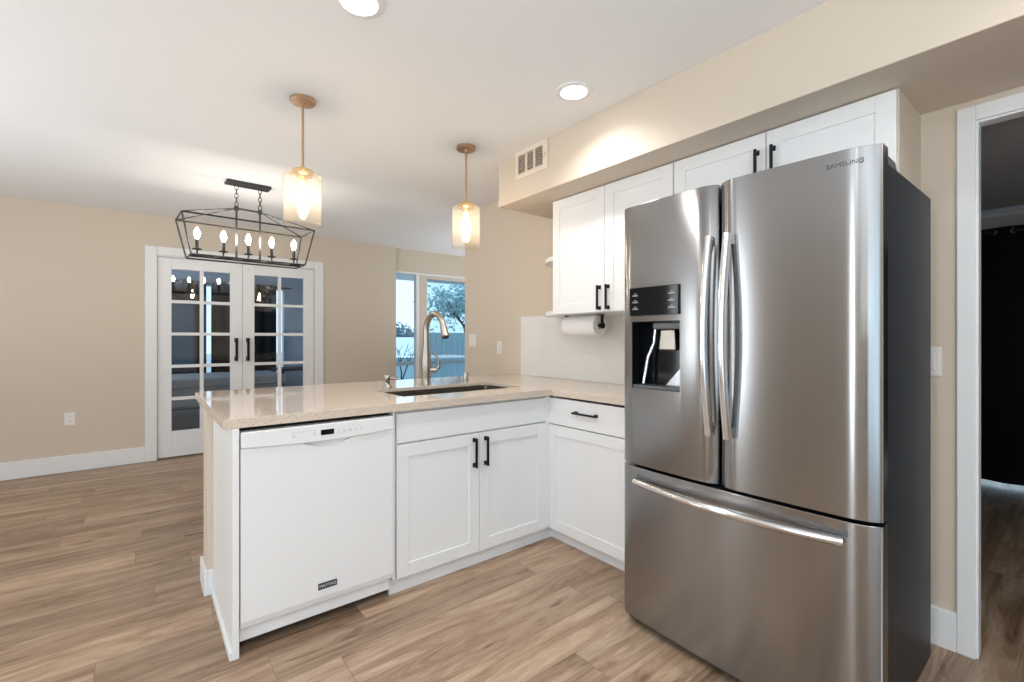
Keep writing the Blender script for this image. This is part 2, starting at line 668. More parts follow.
# left wall with narrow openings added to streak the refrigerator
b_ = MB()
ops = ((0.0, 0.44), (2.64, 2.80), (3.67, 3.83))
ya = YF
for (y0, y1) in ops:
    b_.box(XL - .12, XL, ya, y0, 0, CE)
    b_.box(XL - .12, XL, y0, y1, 0, .33)
    b_.box(XL - .12, XL, y0, y1, 2.27, CE)
    ya = y1
for (y0, y1, z0, z1) in ((ya, YB, 0, CE),):
    b_.box(XL - .12, XL, y0, y1, z0, z1)
struct(b_.build('wall_left', M['wall']))
b_ = MB()
b_.box(XL - .12, -2.25, YF - .12, YF, 0, CE)
b_.box(-2.25, 0.48, YF - .12, YF, 2.25, CE)
b_.box(0.48, XR, YF - .12, YF, 0, CE)
struct(b_.build('wall_front', M['wall']))
# boxed-in soffit over the wall cabinets
so = MB().box(1.935, XR, YF, 2.583, 2.126, CE).build('wall_soffit', M['wall'], bevel=0.004)
struct(so, 'beige boxed soffit over the wall cabinets', 'soffit')
# low wall carrying the back of the peninsula
b_ = MB().box(0.242, XR, 2.672, 2.80, 0, 0.876).box(0.242, 0.266, 2.632, 2.672, 0, 0.876)
struct(b_.build('wall_half', M['wall']), 'beige half wall under the peninsula counter', 'wall')
b_ = MB()
b_.box(0.228, 0.242, 2.616, 2.816, 0, 0.118)
b_.box(0.242, 0.266, 2.616, 2.632, 0, 0.118)
b_.box(0.242, XR, 2.80, 2.816, 0, 0.118)
struct(b_.build('baseboard_half_wall', M['trim'], bevel=0.003), 'white baseboard around the end of the half wall', 'baseboard')
# baseboards
struct(MB().box(XL, 0.02, YB - .016, YB, 0, 0.15).build('baseboard_back', M['trim'], bevel=0.003), 'white baseboard left of the french doors', 'baseboard')
struct(MB().box(1.718, 2.662, YB - .016, YB, 0, 0.15).build('baseboard_back_right', M['trim'], bevel=0.003))
struct(MB().box(XL, XL + .016, YF, YB - .016, 0, 0.15).build('baseboard_left', M['trim'], bevel=0.003))
struct(MB().box(XR - .014, XR, 0.3385, 0.50, 0, 0.15).build('baseboard_right', M['trim'], bevel=0.003), 'white baseboard between refrigerator and doorway', 'baseboard')
# doorway casing and jamb
b_ = MB()
b_.box(XR - .012, XR, PY1 - .006, PY1 + .046, 0, PZ + .052)
b_.box(XR - .012, XR, PY0 - .046, PY0 + .006, 0, PZ + .052)
b_.box(XR - .012, XR, PY0 + .006, PY1 - .006, PZ - .006, PZ + .052)
b_.box(XR, XR + .062, PY1 - .014, PY1, 0, PZ)
b_.box(XR, XR + .062, PY0, PY0 + .014, 0, PZ)
b_.box(XR, XR + .062, PY0 + .014, PY1 - .014, PZ - .014, PZ)
struct(b_.build('trim_1', M['trim'], bevel=0.003), 'white casing around the open doorway', 'door casing')
# french door casing
b_ = MB()
b_.box(0.02, DX0, YB - .022, YB, 0, 2.134)
b_.box(DX1, 1.718, YB - .022, YB, 0, 2.134)
b_.box(DX0, DX1, YB - .022, YB, DZ, 2.134)
b_.box(DX0, DX1, YB - .006, YB + .1, DZ - .012, DZ)
struct(b_.build('trim_2', M['trim'], bevel=0.004), 'white casing around the french doors', 'door casing')

# french doors: two leaves of ten panes
fd = bpy.data.objects.new('door_1', None)
C.objects.link(fd)
fd.location = ((DX0 + DX1) / 2, YB + .03, 0)
struct(fd, 'white glazed french doors with two leaves of ten panes', 'french doors')
for (x0, x1, hx) in ((DX0 + .003, 0.8635, 0.805), (0.8665, DX1 - .003, 0.9165)):
    st, y0, y1 = 0.115, YB + .012, YB + .048
    zb, zt = 0.270, 1.922
    g0, g1 = x0 + st, x1 - st
    b_ = MB()
    b_.box(x0, g0, y0, y1, 0.012, 2.035)
    b_.box(g1, x1, y0, y1, 0.012, 2.035)
    b_.box(g0, g1, y0, y1, 0.012, zb)
    b_.box(g0, g1, y0, y1, zt, 2.035)
    leaf = b_.build('door_leaf', M['trim'], fd, bevel=0.003)
    b_ = MB()
    mid = (g0 + g1) / 2
    b_.box(mid - .017, mid + .017, y0 + .003, y1 - .003, zb, zt)
    for k in range(1, 5):
        zz = zb + (zt - zb) * k / 5
        b_.box(g0, mid - .017, y0 + .003, y1 - .003, zz - .016, zz + .016)
        b_.box(mid + .017, g1, y0 + .003, y1 - .003, zz - .016, zz + .016)
    b_.build('muntins', M['trim'], leaf, bevel=0.003)
    MB().box(g0, g1, y0 + .016, y0 + .02, zb, zt).build('glass', M['glass_door'], leaf)
    pull(leaf, front_negY(y0), hx, 1.095, L=0.25, out=0.045, wd=0.024, t0=0.0)

# the window at the far right of the back wall
wi = bpy.data.objects.new('window_1', None)
C.objects.link(wi)
wi.location = ((WX0 + WX1) / 2, YB + .11, 0)
struct(wi, 'tall window behind the faucet with a sliding sash', 'window')
b_ = MB()
b_.box(WX0, WX1, YB + .07, YB + .15, WZ - .028, WZ)
b_.box(WX0, WX1, YB + .07, YB + .15, 0, 0.04)
b_.box(WX1 - .04, WX1, YB + .07, YB + .15, 0.04, WZ - .028)
b_.box(2.996, 3.043, YB + .07, YB + .15, 0.04, WZ - .028)
b_.build('window_frame', M['trim'], wi, bevel=0.003)
b_ = MB()
b_.box(3.043, 3.168, YB + .075, YB + .11, 0.04, WZ - .028)
b_.box(4.60, WX1 - .04, YB + .075, YB + .11, 0.04, WZ - .028)
b_.box(3.168, 4.60, YB + .075, YB + .11, 0.04, 0.12)
b_.box(3.168, 4.60, YB + .075, YB + .11, WZ - .075, WZ - .028)
M['sash'] = mat('beige_sash', (0.62, 0.54, 0.46), 0.5)
sa = b_.build('sash', M['sash'], wi, bevel=0.003)
MB().box(3.168, 4.60, YB + .09, YB + .096, 0.12, WZ - .075).build('pane', M['glass_tint'], sa)
MB().box(WX0, 2.996, YB + .11, YB + .116, 0.04, WZ - .028).build('pane', M['glass_window'], wi)

# frames of the added streak openings, then of the rear window, out of view
for k, (y0, y1, z0, z1) in enumerate([(p_[0], p_[1], .33, 2.27) for p_ in ops]):
    b_ = MB()
    b_.box(XL - .1, XL - .02, y0, y0 + .02, z0, z1)
    b_.box(XL - .1, XL - .02, y1 - .02, y1, z0, z1)
    b_.box(XL - .1, XL - .02, y0 + .02, y1 - .02, z0, z0 + .05)
    b_.box(XL - .1, XL - .02, y0 + .02, y1 - .02, z1 - .05, z1)
    struct(b_.build('window_%d' % (k + 2), M['trim']))
b_ = MB()
for (x0, x1) in ((-2.25, -2.19), (-.91, -.85), (.42, .48)):
    b_.box(x0, x1, YF - .1, YF - .04, 0, 2.19)
b_.box(-2.19, .42, YF - .1, YF - .04, 2.19, 2.25)
struct(b_.build('window_5', M['trim']))

# backsplash
bs = MB().box(XR - .009, XR - .0005, 1.0, 2.99, 0.9145, 1.395).build('backsplash', M['tile'], bevel=0.001)
struct(bs, 'white tile backsplash between counter and wall cabinet', 'backsplash')

# ------------------------------------------------------------------ refrigerator
FR = thing('refrigerator', (1.95, 0.832, 0), 'stainless steel french door refrigerator with charcoal side and water dispenser', 'refrigerator')
FY0, FY1, FC = 0.379, 1.290, 0.8345


def fx(y):
    return 1.630 - 0.018 * (1 - ((y - FC) / 0.4525) ** 2)


def door_poly(y0, y1, back, r0, r1, nseg=40):
    """plan of a door between y0 and y1: bowed front whose edges roll away over the widths r0 / r1"""
    pts = []
    for k in range(nseg + 1):
        u = (1 - math.cos(PI * k / nseg)) / 2
        y = y0 + (y1 - y0) * u
        a = max(0.0, 1 - (y - y0) / r0)
        c_ = max(0.0, 1 - (y1 - y) / r1)
        roll = 0.028 * (a ** 3.2 + c_ ** 3.2)
        pts.append((fx(y) + roll, y))
    pts.append((back, y1))
    pts.append((back, y0))
    return pts


MB().box(1.725, 2.31, 0.386, 1.283, 0.03, 1.742).build('cabinet_body', M['side'], FR, bevel=0.004)['label'] = 'charcoal cabinet body'
MB().box(1.70, 1.728, 0.397, 1.268, 0.04, 1.745).build('door_gasket', M['dark_gasket'], FR)
rd = MB().prism(door_poly(FY0, 0.845, 1.706, 0.10, 0.075), 0.690, 1.777).build('door', M['steel'], FR, smooth=35, bevel=0.003)
ld = MB().prism(door_poly(0.853, FY1, 1.706, 0.075, 0.06), 0.690, 1.777).build('door', M['steel'], FR, smooth=35, bevel=0.003)
cutter = MB().box(1.55, 1.70, 0.996, 1.224, 1.012, 1.288).build('cutter', M['steel'])
cut(ld, cutter)
ld.data.shade_smooth()
ld.data.set_sharp_from_angle(angle=R(35))
fz = MB().prism(door_poly(FY0, FY1, 1.706, 0.10, 0.06), 0.040, 0.678).build('freezer_drawer', M['steel'], FR, smooth=35, bevel=0.003)
MB().box(1.66, 1.72, 0.40, 1.265, 0.012, 0.04).build('kick_plate', M['dark_gasket'], FR)
for yy in (0.45, 1.215):
    MB().cyl((1.70, yy, 0.0), (1.70, yy, 0.03), 0.022, 14).build('foot', M['dark_gasket'], FR)
    MB().cyl((2.22, yy, 0.0), (2.22, yy, 0.03), 0.022, 14).build('foot', M['dark_gasket'], FR)
for (ya, yb) in ((0.395, 0.52), (1.145, 1.27)):
    MB().prism([(1.70, 1.745), (1.70, 1.772), (1.745, 1.778), (1.86, 1.775), (1.89, 1.742)], ya, yb, 'y').build('hinge_cover', M['grey_plastic'], FR, bevel=0.003)
MB().box(1.88, 2.14, 0.42, 1.24, 1.742, 1.752).build('top_panel', M['grey_plastic'], FR, bevel=0.003)
# dispenser set into the left door
MB().box(1.606, 1.622, 0.996, 1.224, 1.312, 1.428).build('control_panel', M['dark_gloss'], ld, bevel=0.002)
cp = [o for o in ld.children][-1]
for zz in (1.395, 1.368, 1.340):
    for (ya, wd_) in ((1.208, 0.026), (1.040, 0.030)):
        MB().box(1.6050, 1.6062, ya - wd_, ya, zz - .003, zz + .003).build('button_legend', M['mark'], cp)
        MB().box(1.6050, 1.6062, ya - wd_ * .7, ya - wd_ * .3, zz + .006, zz + .0095).build('button_symbol', M['mark'], cp)
b_ = MB()                                           # liner of the recess
y0, y1, z0, z1 = 0.9965, 1.2235, 1.0125, 1.2875
b_.box(1.694, 1.699, y0, y1, z0, z1)
b_.box(1.622, 1.694, y0, y0 + .003, z0, z1)
b_.box(1.622, 1.694, y1 - .003, y1, z0, z1)
b_.box(1.622, 1.694, y0 + .003, y1 - .003, z1 - .003, z1)
lin = b_.build('dispenser_recess', M['dark_gloss'], ld)
MB().box(1.626, 1.693, y0 + .003, y1 - .003, z0, z0 + .012).build('drip_tray', M['grey_plastic'], ld, bevel=0.002)
MB().box(1.632, 1.693, 1.0, 1.13, 1.255, 1.284).build('nozzle_housing', M['grey_plastic'], ld, bevel=0.006)
b_ = MB()
b_.prism([(1.036, 1.255), (1.098, 1.255), (1.110, 1.170), (1.028, 1.170)], 1.640, 1.662, 'x')
b_.build('paddle', M['nickel'], ld, bevel=0.006, smooth=40)
b_ = MB()
b_.tube([(1.676, 1.145, 1.262), (1.674, 1.150, 1.20), (1.662, 1.172, 1.14), (1.65, 1.186, 1.03)], 0.008, 10)
b_.build('spout_rail', M['chrome'], ld, smooth=60)
MB().prism([(1.0, 1.026), (1.10, 1.026), (1.0, 1.135)], 1.680, 1.693, 'x').build('splash_plate', M['steel'], ld)


def bow(y, z0, z1, out, N=20):
    pts = []
    for k in range(N + 1):
        t = k / N
        pts.append((fx(y) - 0.020 - out * math.sin(PI * t), y, z0 + (z1 - z0) * t))
    return pts


for (yy, dd) in ((0.866, ld), (0.799, rd)):
    b_ = MB().tube(bow(yy, 0.872, 1.582, 0.040), 0.0145, 14, (1.0, 1.25))
    for zz in (0.890, 1.564):
        b_.box(fx(yy) - .034, fx(yy) + .004, yy - .010, yy + .010, zz - .017, zz + .017)
    hn = b_.build('handle', M['chrome'], dd, smooth=45)
    hn['label'] = 'tall bowed polished steel handle'
pts = []
for k in range(25):
    t = k / 24
    yy = 0.462 + (1.194 - 0.462) * t
    pts.append((fx(yy) - .018 - 0.040 * math.sin(PI * t), yy, 0.624))
b_ = MB().tube(pts, 0.015, 14, (1.2, 1.0))
for yy in (0.485, 1.171):
    b_.box(fx(yy) - .034, fx(yy) + .004, yy - .018, yy + .018, 0.614, 0.634)
b_.build('handle', M['chrome'], fz, smooth=45)['label'] = 'long bowed polished steel handle'
for yy in (0.51, 1.146):
    MB().box(fx(yy) - .001, fx(yy) + .004, yy - .055, yy + .055, 0.634, 0.650).build('handle_pocket', M['grey_plastic'], fz, bevel=0.002)
lg = text_obj('brand_lettering', 'SAMSUNG', 0.018, M['logo'], rd, frame((fx(.463) - .0008, 0.463, 1.735), (0.09, -1, 0), (0, 0, 1)), xs=1.15)

# ------------------------------------------------------------------ peninsula run
FYp = 2.045
EP = MB().box(0.2665, 0.2895, 2.030, 2.670, 0.0, 0.876).build('end_panel', M['cab'], bevel=0.002)
tag(EP, 'white panel closing the left end of the peninsula beside the dishwasher', 'panel')
MB().box(0.2565, 0.2665, 2.032, 2.615, 0.0, 0.03).build('shoe_moulding', M['trim'], EP, bevel=0.002)

DW = thing('dishwasher', (0.605, 2.36, 0), 'white built-in dishwasher with curved control strip under the counter', 'dishwasher')
MB().box(0.293, 0.912, 2.085, 2.60, 0.06, 0.868).build('tub', M['gap'], DW)
prof = [(2.085, 0.105), (2.040, 0.105), (2.034, 0.130), (2.034, 0.786), (2.038, 0.795), (2.085, 0.795)]
dd = MB().prism(prof, 0.294, 0.913, 'x').build('door', M['appl'], DW)
# control strip: lower edge dips in the middle to the hand hold
b_ = MB()
N = 28
top = [(0.294 + 0.619 * k / N, 0.858) for k in range(N + 1)]
low = []
for k in range(N + 1):
    t = k / N
    low.append((0.294 + 0.619 * t, 0.798 - 0.012 * math.sin(PI * t)))
b_.prism(low + top[::-1], 2.026, 2.085, 'y')
ct = b_.build('control_strip', M['appl'], DW, bevel=0.004)
# hand hold: a scoop cut into the top of the door under the strip
poly = []
for k in range(17):
    t = k / 16
    poly.append((0.500 + 0.24 * t, 0.792 - 0.030 * math.sin(PI * t)))
poly += [(0.740, 0.81), (0.500, 0.81)]
cut(dd, MB().prism(poly, 2.0, 2.052, 'y').build('cutter', M['appl']))
MB().box(0.587, 0.641, 2.0245, 2.027, 0.812, 0.834).build('display', M['dark_gloss'], ct)
gp = mat('grey_print', (0.5, 0.5, 0.5), 0.5)
for k in range(7):
    x = 0.475 + k * 0.0145
    MB().box(x - .002, x + .002, 2.0245, 2.0265, 0.834, 0.837).build('indicator_mark', gp, ct)
for k in range(5):
    x = 0.660 + k * 0.022
    MB().box(x - .002, x + .002, 2.0245, 2.0265, 0.836, 0.839).build('indicator_mark', gp, ct)
for x in (0.482, 0.562, 0.660, 0.685, 0.710, 0.735, 0.760):
    MB().torus((x, 2.026, 0.820), 0.005, 0.0009, (0, 1, 0), 14, 6).build('button', gp, ct)
MB().box(0.294, 0.905, 2.060, 2.08, 0.045, 0.1035).build('kick_plate', M['appl'], DW, bevel=0.002)
MB().box(0.300, 0.905, 2.40, 2.44, 0.0, 0.06).build('leveling_base', M['gap'], DW)
bd = MB().box(0.578, 0.656, 2.0315, 2.0345, 0.160, 0.187).build('badge', M['badge'], dd, bevel=0.001)
text_obj('badge_lettering', 'MAYTAG', 0.017, M['badge_text'], bd, frame((0.617, 2.0310, 0.1735), (1, 0, 0), (0, 0, 1)))


def base_box(name, root, x0, x1, y0, y1, z0=0.08, z1=0.8755, t=0.018, open_top=True):
    """carcass: sides, back and floor of a base cabinet"""
    b_ = MB()
    b_.box(x0, x0 + t, y0, y1, z0, z1)
    b_.box(x1 - t, x1, y0, y1, z0, z1)
    b_.box(x0 + t, x1 - t, y1 - t, y1, z0, 0.66)
    b_.box(x0 + t, x1 - t, y0, y1 - t, z0, z0 + t)
    return b_.build(name, M['cab'], root)


SB = thing('sink_base_cabinet', (1.416, 2.35, 0), 'white sink base cabinet with two doors right of the dishwasher', 'cabinet')
base_box('carcass', SB, 0.918, 1.93, 2.072, 2.668)
xf = front_negY(2.070)
b_ = MB()
b_.box(0.918, 0.930, 2.052, 2.072, 0.08, 0.8755)
b_.box(1.892, 1.928, 2.058, 2.072, 0.08, 0.8755)
b_.box(0.930, 1.900, 2.071, 2.085, 0.700, 0.730)
b_.box(0.930, 1.900, 2.071, 2.085, 0.855, 0.8755)
b_.build('face_frame', M['cab'], SB)
MB().box(0.938, 1.889, 2.050, 2.070, 0.722, 0.862).build('false_drawer_front', M['cab'], SB, bevel=0.002)
for (a0, a1, hx) in ((0.938, 1.4065, 1.373), (1.4105, 1.889, 1.446)):
    d_ = shaker('door', SB, xf, a0, a1, 0.082, 0.714)
    pull(d_, xf, hx, 0.615, L=0.155)
MB().box(0.917, 1.971, 2.088, 2.105, 0.0, 0.0795).build('toe_kick', M['trim'], SB)

XC = 1.950
CB = thing('drawer_base_cabinet', (2.21, 1.67, 0), 'white base cabinet with one drawer beside the refrigerator', 'cabinet')
b_ = MB()
x0, x1, y0, y1, z0, z1, t = XC + .002, 2.465, 1.30, 2.050, 0.08, 0.8755, 0.018
b_.box(x0, x1, y0, y0 + t, z0, z1)
b_.box(x0, x1, y1 - t, y1, z0, z1)
b_.box(x1 - t, x1, y0 + t, y1 - t, z0, z1)
b_.box(x0, x1 - t, y0 + t, y1 - t, z0, z0 + t)
b_.build('carcass', M['cab'], CB)
xf = front_negX(XC)
dr = MB().box(1.302, 2.071, 0, .02, 0.706, 0.862, xf).build('drawer', M['cab'], CB, bevel=0.002)
pull(dr, xf, 1.765, 0.795, L=0.17, vert=False)
shaker('door', CB, xf, 1.302, 2.071, 0.072, 0.700)
MB().box(1.972, 1.989, 1.302, 2.10, 0.0, 0.0705).build('toe_kick', M['trim'], CB)

# countertop: L-shaped slab with a cut-out for the sink
SX0, SX1, SY0, SY1 = 1.065, 1.880, 2.250, 2.655
xs = [0.236, SX0, SX1, 1.912, XR - .0005]
ys = [1.300, 2.030, SY0, SY1, 3.180]
ctp = MB().cells(xs, ys, 0.894, 0.914, lambda i, j: (j >= 1 or i == 3) and not (i == 1 and j == 2))
# the thick edge is built down below the slab, kept clear of the basin
ctp.cells([0.236, SX0 - .03, SX1 + .03, 1.912, XR - .0005], [1.300, 2.030, SY0 - .03, SY1 + .03, 3.180], 0.8765, 0.894, lambda i, j: (j >= 1 or i == 3) and not (i == 1 and j == 2))
ctp = ctp.build('countertop', M['quartz'], bevel=0.001)
tag(ctp, 'beige speckled quartz countertop turning the corner of the peninsula', 'countertop')

# undermount sink
b_ = MB()
g = 0.004
zt, zb = 0.8935, 0.70
o0 = [(SX0 - g, SY0 - g), (SX1 + g, SY0 - g), (SX1 + g, SY1 + g), (SX0 - g, SY1 + g)]


def rrect(x0, x1, y0, y1, r_, k=6):
    p = []
    for (cx_, cy_, a0) in ((x1 - r_, y0 + r_, -90), (x1 - r_, y1 - r_, 0), (x0 + r_, y1 - r_, 90), (x0 + r_, y0 + r_, 180)):
        for q in range(k + 1):
            a = R(a0 + 90 * q / k)
            p.append((cx_ + r_ * math.cos(a), cy_ + r_ * math.sin(a)))
    return p


outer = [(-.02, zt), (-.02, zt - .004), (-.006, zt - .004), (.010, zb - .004)]
inner = [(.010 + .012, zb), (-.002, zb + .02), (-.004, zt)]
bm = b_.bm
seq = []
for (d_, z) in outer + inner:
    seq.append([bm.verts.new((p[0], p[1], z)) for p in rrect(SX0 + d_, SX1 - d_, SY0 + d_, SY1 - d_, .03)])
k = len(seq[0])
for a_, c_ in zip(seq, seq[1:] + seq[:1]):
    if a_ is seq[3]:
        bm.faces.new(a_)
        bm.faces.new(c_)
        continue
    for j in range(k):
        bm.faces.new((a_[j], a_[(j + 1) % k], c_[(j + 1) % k], c_[j]))
SK = b_.build('sink', M['sink'], smooth=40)
tag(SK, 'undermount stainless steel sink basin in the peninsula counter', 'sink')
MB().lathe([(0.0, 0.001), (0.03, 0.001), (0.045, 0.004), (0.055, 0.0035), (0.055, 0.0005)], (1.47, 2.47, zb), 24).build('drain', M['chrome'], SK, smooth=40)

# faucet
FX, FYY = 1.457, 2.735
FA = thing('faucet', (FX, FYY, 0.914), 'tall curved brushed nickel kitchen faucet behind the sink', 'faucet')
MB().lathe([(0.0, 0.0), (0.031, 0.0), (0.032, 0.006), (0.029, 0.012), (0.030, 0.05), (0.0345, 0.12), (0.034, 0.16), (0.028, 0.21), (0.0225, 0.26), (0.0205, 0.30), (0.0, 0.302)], (FX, FYY, 0.9142), 24).build('body', M['nickel'], FA, smooth=60)
pts = [(FX, FYY, 1.19)]
ra = 0.112
for kk in range(19):
    a = PI - PI * 0.90 * kk / 18
    pts.append((FX, FYY - ra - ra * math.cos(a), 1.262 + ra * math.sin(a)))
e = Vector(pts[-1])
dv = (Vector(pts[-1]) - Vector(pts[-2])).normalized()
rd_ = [0.0205] + [0.0205 - 0.0025 * kk / 18 for kk in range(19)]
MB().tube(pts, rd_, 16).build('spout', M['nickel'], FA, smooth=60)
MB().tube([e + dv * -.01, e + dv * .004, e + dv * .04, e + dv * .075, e + dv * .078], [0.0175, 0.0205, 0.0225, 0.0275, 0.0245], 18).build('spray_head', M['nickel'], FA, smooth=50)
MB().cyl(e + dv * .0785, e + dv * .0815, 0.021, 18).build('spray_face', M['dark_gasket'], FA)
b_ = MB()
b_.cyl((FX + .024, FYY - .012, 1.010), (FX + .060, FYY - .032, 1.010), 0.020, 18)
b_.tube([(FX + .052, FYY - .026, 1.008), (FX + .072, FYY - .040, 1.030), (FX + .068, FYY - .040, 1.066), (FX + .052, FYY - .036, 1.105), (FX + .036, FYY - .030, 1.135)], [.013, .012, .0095, .0075, .006], 12)
b_.build('handle', M['nickel'], FA, smooth=60)

SD = thing('soap_dispenser', (1.178, 2.71, 0.914), 'small nickel soap dispenser left of the faucet', 'soap dispenser')
MB().lathe([(0, 0), (.030, 0), (.030, .006), (.024, .012), (.018, .020), (.017, .042), (.021, .046), (.021, .074), (.016, .080), (0, .081)], (1.178, 2.71, 0.9142), 20).build('pump_body', M['nickel'], SD, smooth=50)
MB().tube([(1.178, 2.71, 0.970), (1.205, 2.690, 0.973), (1.235, 2.668, 0.968)], [.010, .008, .0065], 10).build('nozzle', M['nickel'], SD, smooth=60)
AG = MB().lathe([(0, 0), (.022, 0), (.022, .004), (.0205, .005), (.0205, .055), (.018, .062), (0, .063)], (1.80, 2.79, 0.9142), 22).build('air_gap', M['nickel'], smooth=50)
tag(AG, 'short nickel cylinder air gap cap right of the faucet', 'air gap')

# ------------------------------------------------------------------ wall cabinets
XU = 2.150
xf = front_negX(XU)
UB, UT = 1.374, 2.1255


def wall_cab(name, root, y0, y1, z0, z1):
    b_ = MB()
    t = 0.018
    X1 = XR - .010
    b_.box(XU + .001, X1, y0, y0 + t, z0, z1)
    b_.box(XU + .001, X1, y1 - t, y1, z0, z1)
    b_.box(XU + .001, X1, y0 + t, y1 - t, z0, z0 + t)
    b_.box(XU + .001, X1, y0 + t, y1 - t, z1 - t, z1)
    b_.box(X1 - .006, X1, y0 + t, y1 - t, z0 + t, z1 - t)
    return b_.build(name, M['cab'], root)


U1 = thing('wall_cabinet', (2.31, 1.80, UB), 'white two-door wall cabinet above the paper towel roll', 'cabinet')
wall_cab('carcass', U1, 1.352, 2.245, UB, UT)
for (a0, a1, hy) in ((1.8055, 2.243, 1.838), (1.354, 1.8015, 1.772)):
    d_ = shaker('door', U1, xf, a0, a1, UB + .002, UT - .006)
    pull(d_, xf, hy, 1.460, L=0.145)
U2 = thing('over_fridge_cabinet', (2.31, 0.9, 1.80), 'short white two-door wall cabinet above the refrigerator', 'cabinet')
wall_cab('carcass', U2, 0.4525, 1.348, 1.80, UT)
for (a0, a1, hy) in ((0.9005, 1.346, 0.933), (0.450, 0.8965, 0.866)):
    d_ = shaker('door', U2, xf, a0, a1, 1.802, UT - .006)
    pull(d_, xf, hy, 1.975, L=0.145)
MB().box(XU + .001, XR - .001, 0.4455, 0.4523, 1.80, UT).build('end_skin', M['wall'], U2)['label'] = 'beige painted end panel'

# rounded open shelves on the far end of the wall cabinet
ES = thing('open_end_shelf', (2.36, 2.35, UB), 'white rounded corner shelves on the far side of the wall cabinet', 'shelf')
for zz in (UB, 1.745):
    pl = [(XR - .001, 2.2465), (XR - .001, 2.55)]
    for kk in range(1, 13):
        a = R(90 + 90 * kk / 12)
        pl.append((XR - .001 + .305 * math.cos(a), 2.2465 + .3035 * math.sin(a)))
    MB().prism(pl, zz, zz + .030, 'z').build('shelf_board', M['cab'], ES, bevel=0.002)

# paper towel holder and roll
PH = thing('paper_towel_holder', (2.30, 2.14, 1.20), 'black paper towel holder screwed under the wall cabinet', 'paper towel holder')
for yy in (1.966, 2.283):
    b_ = MB().box(2.290, 2.310, yy - .004, yy + .004, 1.296, 1.370)
    b_.box(2.275, 2.325, yy - .004, yy + .034 if yy < 2 else yy + .004, 1.370, 1.3735)
    b_.build('bracket', M['black'], PH)
MB().cyl((2.30, 1.966, 1.300), (2.30, 2.283, 1.300), 0.008, 12).build('rod', M['black'], PH)
for yy in (1.957, 2.287):
    MB().cyl((2.30, yy, 1.300), (2.30, yy + .009, 1.300), 0.020, 16).build('knob', M['black'], PH, smooth=40)
b_ = MB()
seg = 40
prof = [(0.020, 1.985), (0.0655, 1.985), (0.067, 1.988), (0.067, 2.267), (0.0655, 2.270), (0.020, 2.270)]
rr = [[b_.bm.verts.new((2.30 + r_ * math.cos(2 * PI * j / seg), y, 1.300 + r_ * math.sin(2 * PI * j / seg))) for j in range(seg)] for (r_, y) in prof]
for a_, c_ in zip(rr, rr[1:] + rr[:1]):
    for j in range(seg):
        b_.bm.faces.new((a_[j], a_[(j + 1) % seg], c_[(j + 1) % seg], c_[j]))
PT = b_.build('paper_towel_roll', M['paper'], smooth=40)
tag(PT, 'white paper towel roll hanging under the wall cabinet', 'paper towel')

# ------------------------------------------------------------------ small wall fittings
def plate(name, c, xfm, label, cat, kind, grp=None, w_=0.072, h_=0.116):
    """c = (along, z) on the front given by xfm"""
    t = thing(name, xfm @ Vector((c[0], 0, c[1] - h_ / 2)), label, cat, grp)
    MB().box(c[0] - w_ / 2, c[0] + w_ / 2, 0.0003, .005, c[1] - h_ / 2, c[1] + h_ / 2, xfm).build('cover_plate', M['plate'], t, bevel=0.002)
    if kind == 'outlet':
        for s in (-1, 1):
            sk = MB().box(c[0] - .016, c[0] + .016, .005, .0068, c[1] + s * .020 - .014, c[1] + s * .020 + .014, xfm).build('socket', M['plate'], t, bevel=0.001)
            b_ = MB()
            for dx in (-.006, .006):
                b_.box(c[0] + dx - .001, c[0] + dx + .001, .0068, .0072, c[1] + s * .020 - .004, c[1] + s * .020 + .006, xfm)
            b_.build('slots', M['gap'], sk)
    else:
        MB().box(c[0] - .016, c[0] + .016, .005, .008, c[1] - .033, c[1] + .033, xfm).build('rocker', M['plate'], t, bevel=0.002)
    return t


plate('wall_outlet', (-0.517, 0.482), front_negY(YB), 'white outlet low on the beige wall left of the french doors', 'outlet', 'outlet')
plate('light_switch', (3.722, 1.197), front_negX(XR), 'white light switch at the end of the wall beside the window', 'switch', 'switch', w_=0.115)
plate('wall_outlet', (3.292, 1.136), front_negX(XR), 'white outlet above the far end of the peninsula counter', 'outlet', 'outlet')
plate('light_switch', (0.418, 1.127), front_negX(XR), 'white light switch between refrigerator and open doorway', 'switch', 'switch')

# vent on the soffit
VG = thing('air_vent', (1.93, 2.23, 2.26), 'beige painted metal air vent on the soffit end', 'vent')
xf = front_negX(1.935)
y0, y1, z0, z1 = 2.078, 2.385, 2.258, 2.438
b_ = MB()
b_.box(y0, y0 + .045, .0003, .008, z0, z1, xf)
b_.box(y1 - .025, y1, .0003, .008, z0, z1, xf)
b_.box(y0 + .045, y1 - .025, .0003, .008, z0, z0 + .03, xf)
b_.box(y0 + .045, y1 - .025, .0003, .008, z1 - .03, z1, xf)
yy0, yy1 = y0 + .045, y1 - .025
for f_ in (1 / 3, 2 / 3):
    ym = yy0 + (yy1 - yy0) * f_
    b_.box(ym - .008, ym + .008, .0003, .007, z0 + .03, z1 - .03, xf)
b_.build('frame', M['vent'], VG, bevel=0.001)
MB().box(yy0, yy1, .0003, .0012, z0 + .03, z1 - .03, xf).build('backing', mat('vent_dark', (0.06, 0.05, 0.045), 0.8), VG)
b_ = MB()
for kk in range(8):
    zz = z0 + .036 + kk * (z1 - z0 - .06) / 8
    for q in range(3):
        a0 = yy0 + (yy1 - yy0) * q / 3 + .008
        a1 = yy0 + (yy1 - yy0) * (q + 1) / 3 - .008
        mt = xf @ Matrix.Translation((0, .004, zz)) @ Matrix.Rotation(R(8), 4, 'X')
        b_.box(a0, a1, -.0045, .0045, -.0008, .0008, mt)
